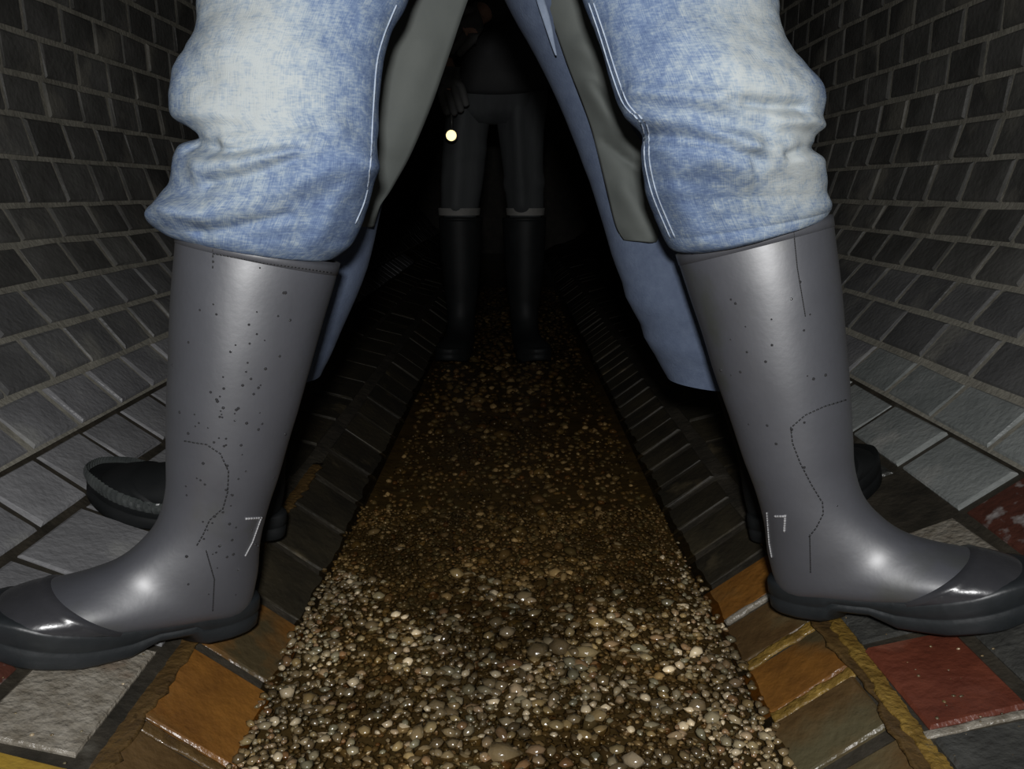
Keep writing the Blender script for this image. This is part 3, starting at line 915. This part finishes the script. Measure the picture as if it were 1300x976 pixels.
A = jeans_leg(rowsL, lambda u: interp([0, .087, .315, .589, .817, 1], [.795, .79, .755, .745, TL, TL], u), lambda u: interp([0, .708, .854, .909, 1], [.8, .8, .93, .93, .75], u), dL, fL, 1)
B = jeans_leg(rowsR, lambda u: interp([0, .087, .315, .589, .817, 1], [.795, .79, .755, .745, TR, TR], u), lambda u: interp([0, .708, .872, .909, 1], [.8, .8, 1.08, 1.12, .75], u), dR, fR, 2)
# hips: a short loft joining both legs to the waist
hipr = []
for z, hx, hy in ((.672, .07, .085), (.70, .11, .10), (.74, .15, .11), (.78, .185, .118), (.84, .20, .125), (.90, .19, .122), (.95, .172, .115), (1.0, .158, .105)):
    hipr.append([Vector((hx * math.cos(2 * PI * j / 60), .795 + hy * math.sin(2 * PI * j / 60), z + (.0 if z > .72 else .02 * abs(math.cos(2 * PI * j / 60))))) for j in range(60)])
Hh = loft(hipr, True, False)
V, Fc = join([A[:2], B[:2], Hh])
uv = A[2] + B[2] + [(.3, p.z) for p in Hh[0]]; fd = A[3] + B[3] + [.4] * len(Hh[0])
me = mesh('jeans', V, Fc, uv); at_ = me.attributes.new('fade', 'FLOAT', 'POINT'); at_.data.foreach_set('value', fd); fixn(me)
jeans = link('jeans', me, M['denim'], p1); adopt(jeans)
bvj = bvh_of(jeans)


def seam(line, name='seam', r=.0008, two=True):
    parts = []; inv = jeans.matrix_world.inverted()
    for dx in ((0, 6) if two else (0,)):
        pts = []
        for p, t in resample([q[:2] for q in cat(line, 6)], 5):
            h = on_surface(bvj, p.x + dx, p.y)
            if h: pts.append(inv @ (h[0] + h[1] * .0004))
        if len(pts) > 3: parts.append(tube(pts, r, 5))
    if parts: link(name, fixn(mesh(name, *join(parts))), M['seam'], jeans)


seam([(503, 6), (487, 45), (478, 80), (474, 130), (472, 165), (470, 205), (464, 250), (450, 285)], two=False)
seam([(748, 4), (762, 45), (776, 90), (792, 132), (816, 160), (819, 205), (828, 245), (842, 280), (853, 305)])
bpy.context.view_layer.update()
kl, kr = at(350, 130, .75), at(915, 130, .75)
al = BOOT_L @ Vector((-.005, 0, .09)); ar_ = BOOT_R @ Vector((-.005, 0, .09))
J1 = figure(p1, (0, .80, .84), (0, 0, 0), [kl, kr], [al, ar_], [BOOT_L @ Vector((.12, 0, .042)), BOOT_R @ Vector((.12, 0, .042))], [(-.27, .70, .93), (.27, .70, .93)], 1.68, .17, [shin(BOOT_L), shin(BOOT_R)])
for k in J1: pass
jk = jacket(p1, J1, 'jacket', M['black'], .07)
bo = [o for o in p1.children if o.name.split('.')[0] in ('body', 'hair', 'jacket')]
for o in bo: adopt(o)

# ---------------------------------------------------------------- second person, close behind
p2 = empty('person', (0, 1.0, 0)); p2['category'] = 'person'
p2['label'] = 'second person half hidden behind the first, open grey-olive coat over blue jeans'
B2L = Matrix.Translation((-.365, .965, .020)) @ rot(PI - .08, .16)
B2R = Matrix.Translation((.374, .995, .012)) @ rot(.62, .15, -.16)
b2l = make_boot(p2, 1, band=True, m='bootblack', label='black boot with a shiny ridged toe band'); place(b2l, B2L)
b2r = make_boot(p2, -1, m='bootblack'); place(b2r, B2R)
r2L = [(440, -165, 640, -165), (425, -60, 612, -60), (415, 0, 590, 0), (385, 110, 545, 110), (345, 230, 493, 230), (318, 340, 466, 340), (280, 440, 424, 440), (262, 485, 406, 478)]
r2R = [(640, -165, 860, -165), (622, -60, 850, -60), (641, 0, 850, 0), (700, 110, 868, 110), (748, 230, 892, 230), (783, 340, 930, 340), (826, 440, 972, 440), (848, 480, 985, 490)]
w2 = fold_fn([([(300, 350), (430, 330)], .006, 14), ([(280, 420), (420, 400)], .006, 12), ([(790, 380), (900, 400)], .005, 14), ([(820, 430), (900, 440)], .005, 10)], 4.)
ra, _ = leg_rings(r2L, lambda u: lerp(1.03, .985, u), .8, w2, 6, 64); rb, _ = leg_rings(r2R, lambda u: lerp(1.03, .985, u), .8, w2, 6, 64)
hp = [[Vector((hx * math.cos(2 * PI * j / 48), 1.04 + hy * math.sin(2 * PI * j / 48), z)) for j in range(48)] for z, hx, hy in ((.74, .16, .10), (.82, .175, .115), (.92, .165, .11), (.98, .15, .10))]
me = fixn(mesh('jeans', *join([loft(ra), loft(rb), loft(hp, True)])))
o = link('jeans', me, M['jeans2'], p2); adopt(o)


def panel(edges, Y, name, m, parent, folds, thick=.004, curve=.02, nx_=26):
    """edges: rows (xl, yl, xr, yr); hanging cloth with real thickness"""
    R_ = cat(edges, 6); V = []; Fc = []
    for k, (xl, yl, xr, yr) in enumerate(R_):
        for i in range(nx_ + 1):
            t = i / nx_; px, py = lerp(xl, xr, t), lerp(yl, yr, t)
            p = at(px, py, Y); p.y += curve * (2 * t - 1) ** 2 - folds(px, py, 0) * 1.
            V.append(p)
    for k in range(len(R_) - 1):
        for i in range(nx_):
            a = k * (nx_ + 1) + i; Fc.append((a, a + 1, a + nx_ + 2, a + nx_ + 1))
    o = link(name, mesh(name, V, Fc), m, parent); adopt(o)
    s = o.modifiers.new('thick', 'SOLIDIFY'); s.thickness = thick; s.offset = 0
    return o


cf = fold_fn([([(500, 250), (470, 275)], .006, 8), ([(540, 60), (500, 180)], .004, 22), ([(748, 110), (800, 190), (832, 205)], .007, 9), ([(740, 60), (780, 100)], .005, 12), ([(770, 180), (810, 215), (835, 215)], -.005, 7), ([(790, 240), (828, 300)], .006, 12)], 9.)
panel([(430, -165, 652, -165), (425, -70, 616, -70), (415, 0, 590, 0), (410, 70, 566, 70), (405, 130, 545, 130), (400, 190, 520, 190), (396, 235, 497, 232), (394, 265, 480, 262), (394, 284, 470, 288)], .94, 'coat_panel', M['coat'], p2, cf)
panel([(652, -165, 700, -165), (668, -70, 728, -60), (694, 0, 769, 0), (706, 30, 776, 40), (720, 70, 784, 84), (736, 112, 797, 130), (752, 155, 812, 165), (764, 200, 838, 205), (776, 250, 846, 255), (786, 288, 842, 290), (796, 305, 838, 307)], .94, 'coat_panel', M['coat'], p2, cf)
panel([(672, -40, 680, -40), (681, 0, 691, 0), (690, 28, 699, 28), (701, 60, 705, 60), (705, 70, 707, 70)], .945, 'coat_edge', M['piping'], p2, fold_fn([], 2), .003, 0, 4)
al2, ar2 = B2L @ Vector((-.005, 0, .09)), B2R @ Vector((-.005, 0, .09))
J2 = figure(p2, (0, 1.04, .84), (0, .02, 0), [at(435, 150, 1.0), at(800, 150, 1.0)], [al2, ar2], [B2L @ Vector((.12, 0, .042)), B2R @ Vector((.12, 0, .042))], [(-.30, 1.06, .9), (.30, 1.06, .9)], 1.70, .17, [shin(B2L), shin(B2R)])
jacket(p2, J2, 'coat', M['coat'], .0)
for o in p2.children:
    if o.name.split('.')[0] in ('body', 'hair', 'coat'): adopt(o)

# ---------------------------------------------------------------- third person, far back in the dark
p3 = empty('person', (.0, 2.6, -.07)); p3['category'] = 'person'
p3['label'] = 'dark-clothed third person far back in the tunnel, seen between the legs'
Y3 = 2.6
r3L = [(560, 60, 636, 60), (562, 100, 634, 100), (566, 135, 625, 135), (563, 180, 618, 180), (560, 225, 614, 225), (560, 262, 608, 262), (562, 272, 606, 272), (568, 284, 600, 284)]
r3R = [(618, 60, 700, 60), (624, 100, 698, 100), (628, 135, 694, 135), (634, 180, 690, 180), (640, 225, 690, 225), (644, 262, 690, 262), (646, 272, 688, 272), (651, 284, 683, 284)]
w3 = fold_fn([([(588, 140), (580, 260)], .012, 9), ([(655, 140), (662, 260)], .014, 9), ([(570, 200), (612, 190)], .006, 8), ([(640, 235), (688, 230)], .006, 8)], 12.)
hp3 = [[Vector((at(629, 100, Y3).x + hx * math.cos(2 * PI * j / 40), Y3 + .02 + hy * math.sin(2 * PI * j / 40), z)) for j in range(40)] for z, hx, hy in ((.66, .09, .085), (.70, .15, .115), (.80, .175, .125), (.95, .16, .11))]
ra, _ = leg_rings(r3L, lambda u: Y3, .85, w3, 6, 48); rb, _ = leg_rings(r3R, lambda u: Y3, .85, w3, 6, 48)
o = link('trousers', fixn(mesh('trousers', *join([loft(ra), loft(rb), loft(hp3, True)]))), M['trousers3'], p3); adopt(o)
for a, b, nm in ((558, 592, 'trouser_band'), (650, 680, 'trouser_band')):
    rr_, _ = leg_rings([(556 if a < 600 else 642, 264, 610 if a < 600 else 692, 264), (557 if a < 600 else 643, 273, 609 if a < 600 else 691, 273)], lambda u: Y3, .88, None, 2, 40)
    o2 = link(nm, fixn(mesh(nm, *loft(rr_))), M['trim3'], o)
B3 = [Matrix.Translation((at(583, 272, Y3).x, Y3 + .01, -.075)) @ rot(-PI / 2 - .15, 0) @ Matrix.Scale(1.1, 4), Matrix.Translation((at(667, 272, Y3).x, Y3 + .01, -.075)) @ rot(-PI / 2 + .2, 0) @ Matrix.Scale(1.1, 4)]
for b3 in B3:
    bb = make_boot(p3, 1, m='bootblack'); place(bb, b3)
lamp_p = at(574, 173, 2.42)
hx = at(629, 163, Y3).x
J3 = figure(p3, (hx, Y3 + .02, .86), (0, 0, 0), [at(588, 190, Y3), at(664, 190, Y3)], [b @ Vector((0, 0, .09)) for b in B3], [b @ Vector((.12, 0, .042)) for b in B3],
            [Vector((lamp_p.x - .02, lamp_p.y + .02, lamp_p.z + .20)), at(612, 20, 2.38)], 1.66, .17, [shin(b) for b in B3])
jacket(p3, J3, 'jacket', M['black'], -.07, .018, (.20, .16))
for i in (0, 1):
    K = {k: (J3[k][0], tuple(x + .004 for x in (J3[k][1] if isinstance(J3[k][1], tuple) else (J3[k][1],) * 2))) for k in J3 if k[0] in 'wpft' and k[1:2].isdigit() is False and k in (f'wrist{i}', f'palm{i}') or k[:2] in (f'f{i}', f't{i}') and k[-1] in 'abc'}
    ee = [(f'wrist{i}', f'palm{i}')] + [(f'palm{i}', f'f{i}{q}a') for q in range(4)] + [(f'f{i}{q}a', f'f{i}{q}b') for q in range(4)] + [(f'f{i}{q}b', f'f{i}{q}c') for q in range(4)] + [(f'wrist{i}', f't{i}a'), (f't{i}a', f't{i}b'), (f't{i}b', f't{i}c')]
    adopt(skin_mesh('dim_hand_cover', K, ee, p3, M['dim_hand_cover']))  # covering added to darken the bare hand
for o in p3.children:
    if o.name.split('.')[0] in ('body', 'hair', 'jacket'): adopt(o)

# hand lamp, held by the third person
lp = empty('hand_lamp', lamp_p); lp.scale = (.6, .6, .6); lp['category'] = 'lamp'; lp['label'] = 'small lit hand lamp glowing warm yellow in the dark tunnel'
N8 = 24
prof = [(.0, -.05), (.02, -.05), (.024, -.045), (.024, .03), (.03, .036), (.03, .062), (.026, .064), (.026, .056)]
rings = [[Vector((max(r, .001) * math.cos(2 * PI * k / N8), -z + .0, max(r, .001) * math.sin(2 * PI * k / N8))) for k in range(N8)] for r, z in prof]
link('housing', fixn(mesh('housing', *loft(rings, True))), M['lampbody'], lp)
sk = [[Vector((at(629, 100, Y3).x + hx_ * math.cos(2 * PI * j / 48), Y3 + .02 + hy_ * math.sin(2 * PI * j / 48), z - .03 * math.cos(2 * PI * j / 48) ** 2 * (z < .76) * -1)) for j in range(48)] for z, hx_, hy_ in ((.735, .192, .145), (.745, .205, .16), (.80, .205, .158), (.92, .19, .14), (1.06, .165, .12))]
o = link('jacket_hem', fixn(mesh('jacket_hem', *loft(sk))), M['black'], p3); adopt(o)
hd_ = [Vector((0, .03, .022)), Vector((0, .03, .10)), Vector((0, .01, .115)), Vector((0, -.03, .10)), Vector((0, -.03, .022))]
link('handle', fixn(mesh('handle', *tube(hd_, .005, 8))), M['lampbody'], lp)
mg = bpy.data.materials.new('lamp_glow'); mg.use_nodes = True; bs = mg.node_tree.nodes['Principled BSDF']
bs.inputs['Emission Color'].default_value = (1, .80, .38, 1); bs.inputs['Emission Strength'].default_value = 1.7
link('lens', fixn(mesh('lens', *loft([[Vector((r * math.cos(2 * PI * k / N8), -.057 - d, r * math.sin(2 * PI * k / N8))) for k in range(N8)] for r, d in ((.025, 0), (.018, .004), (.008, .006))], True, True))), mg, lp)
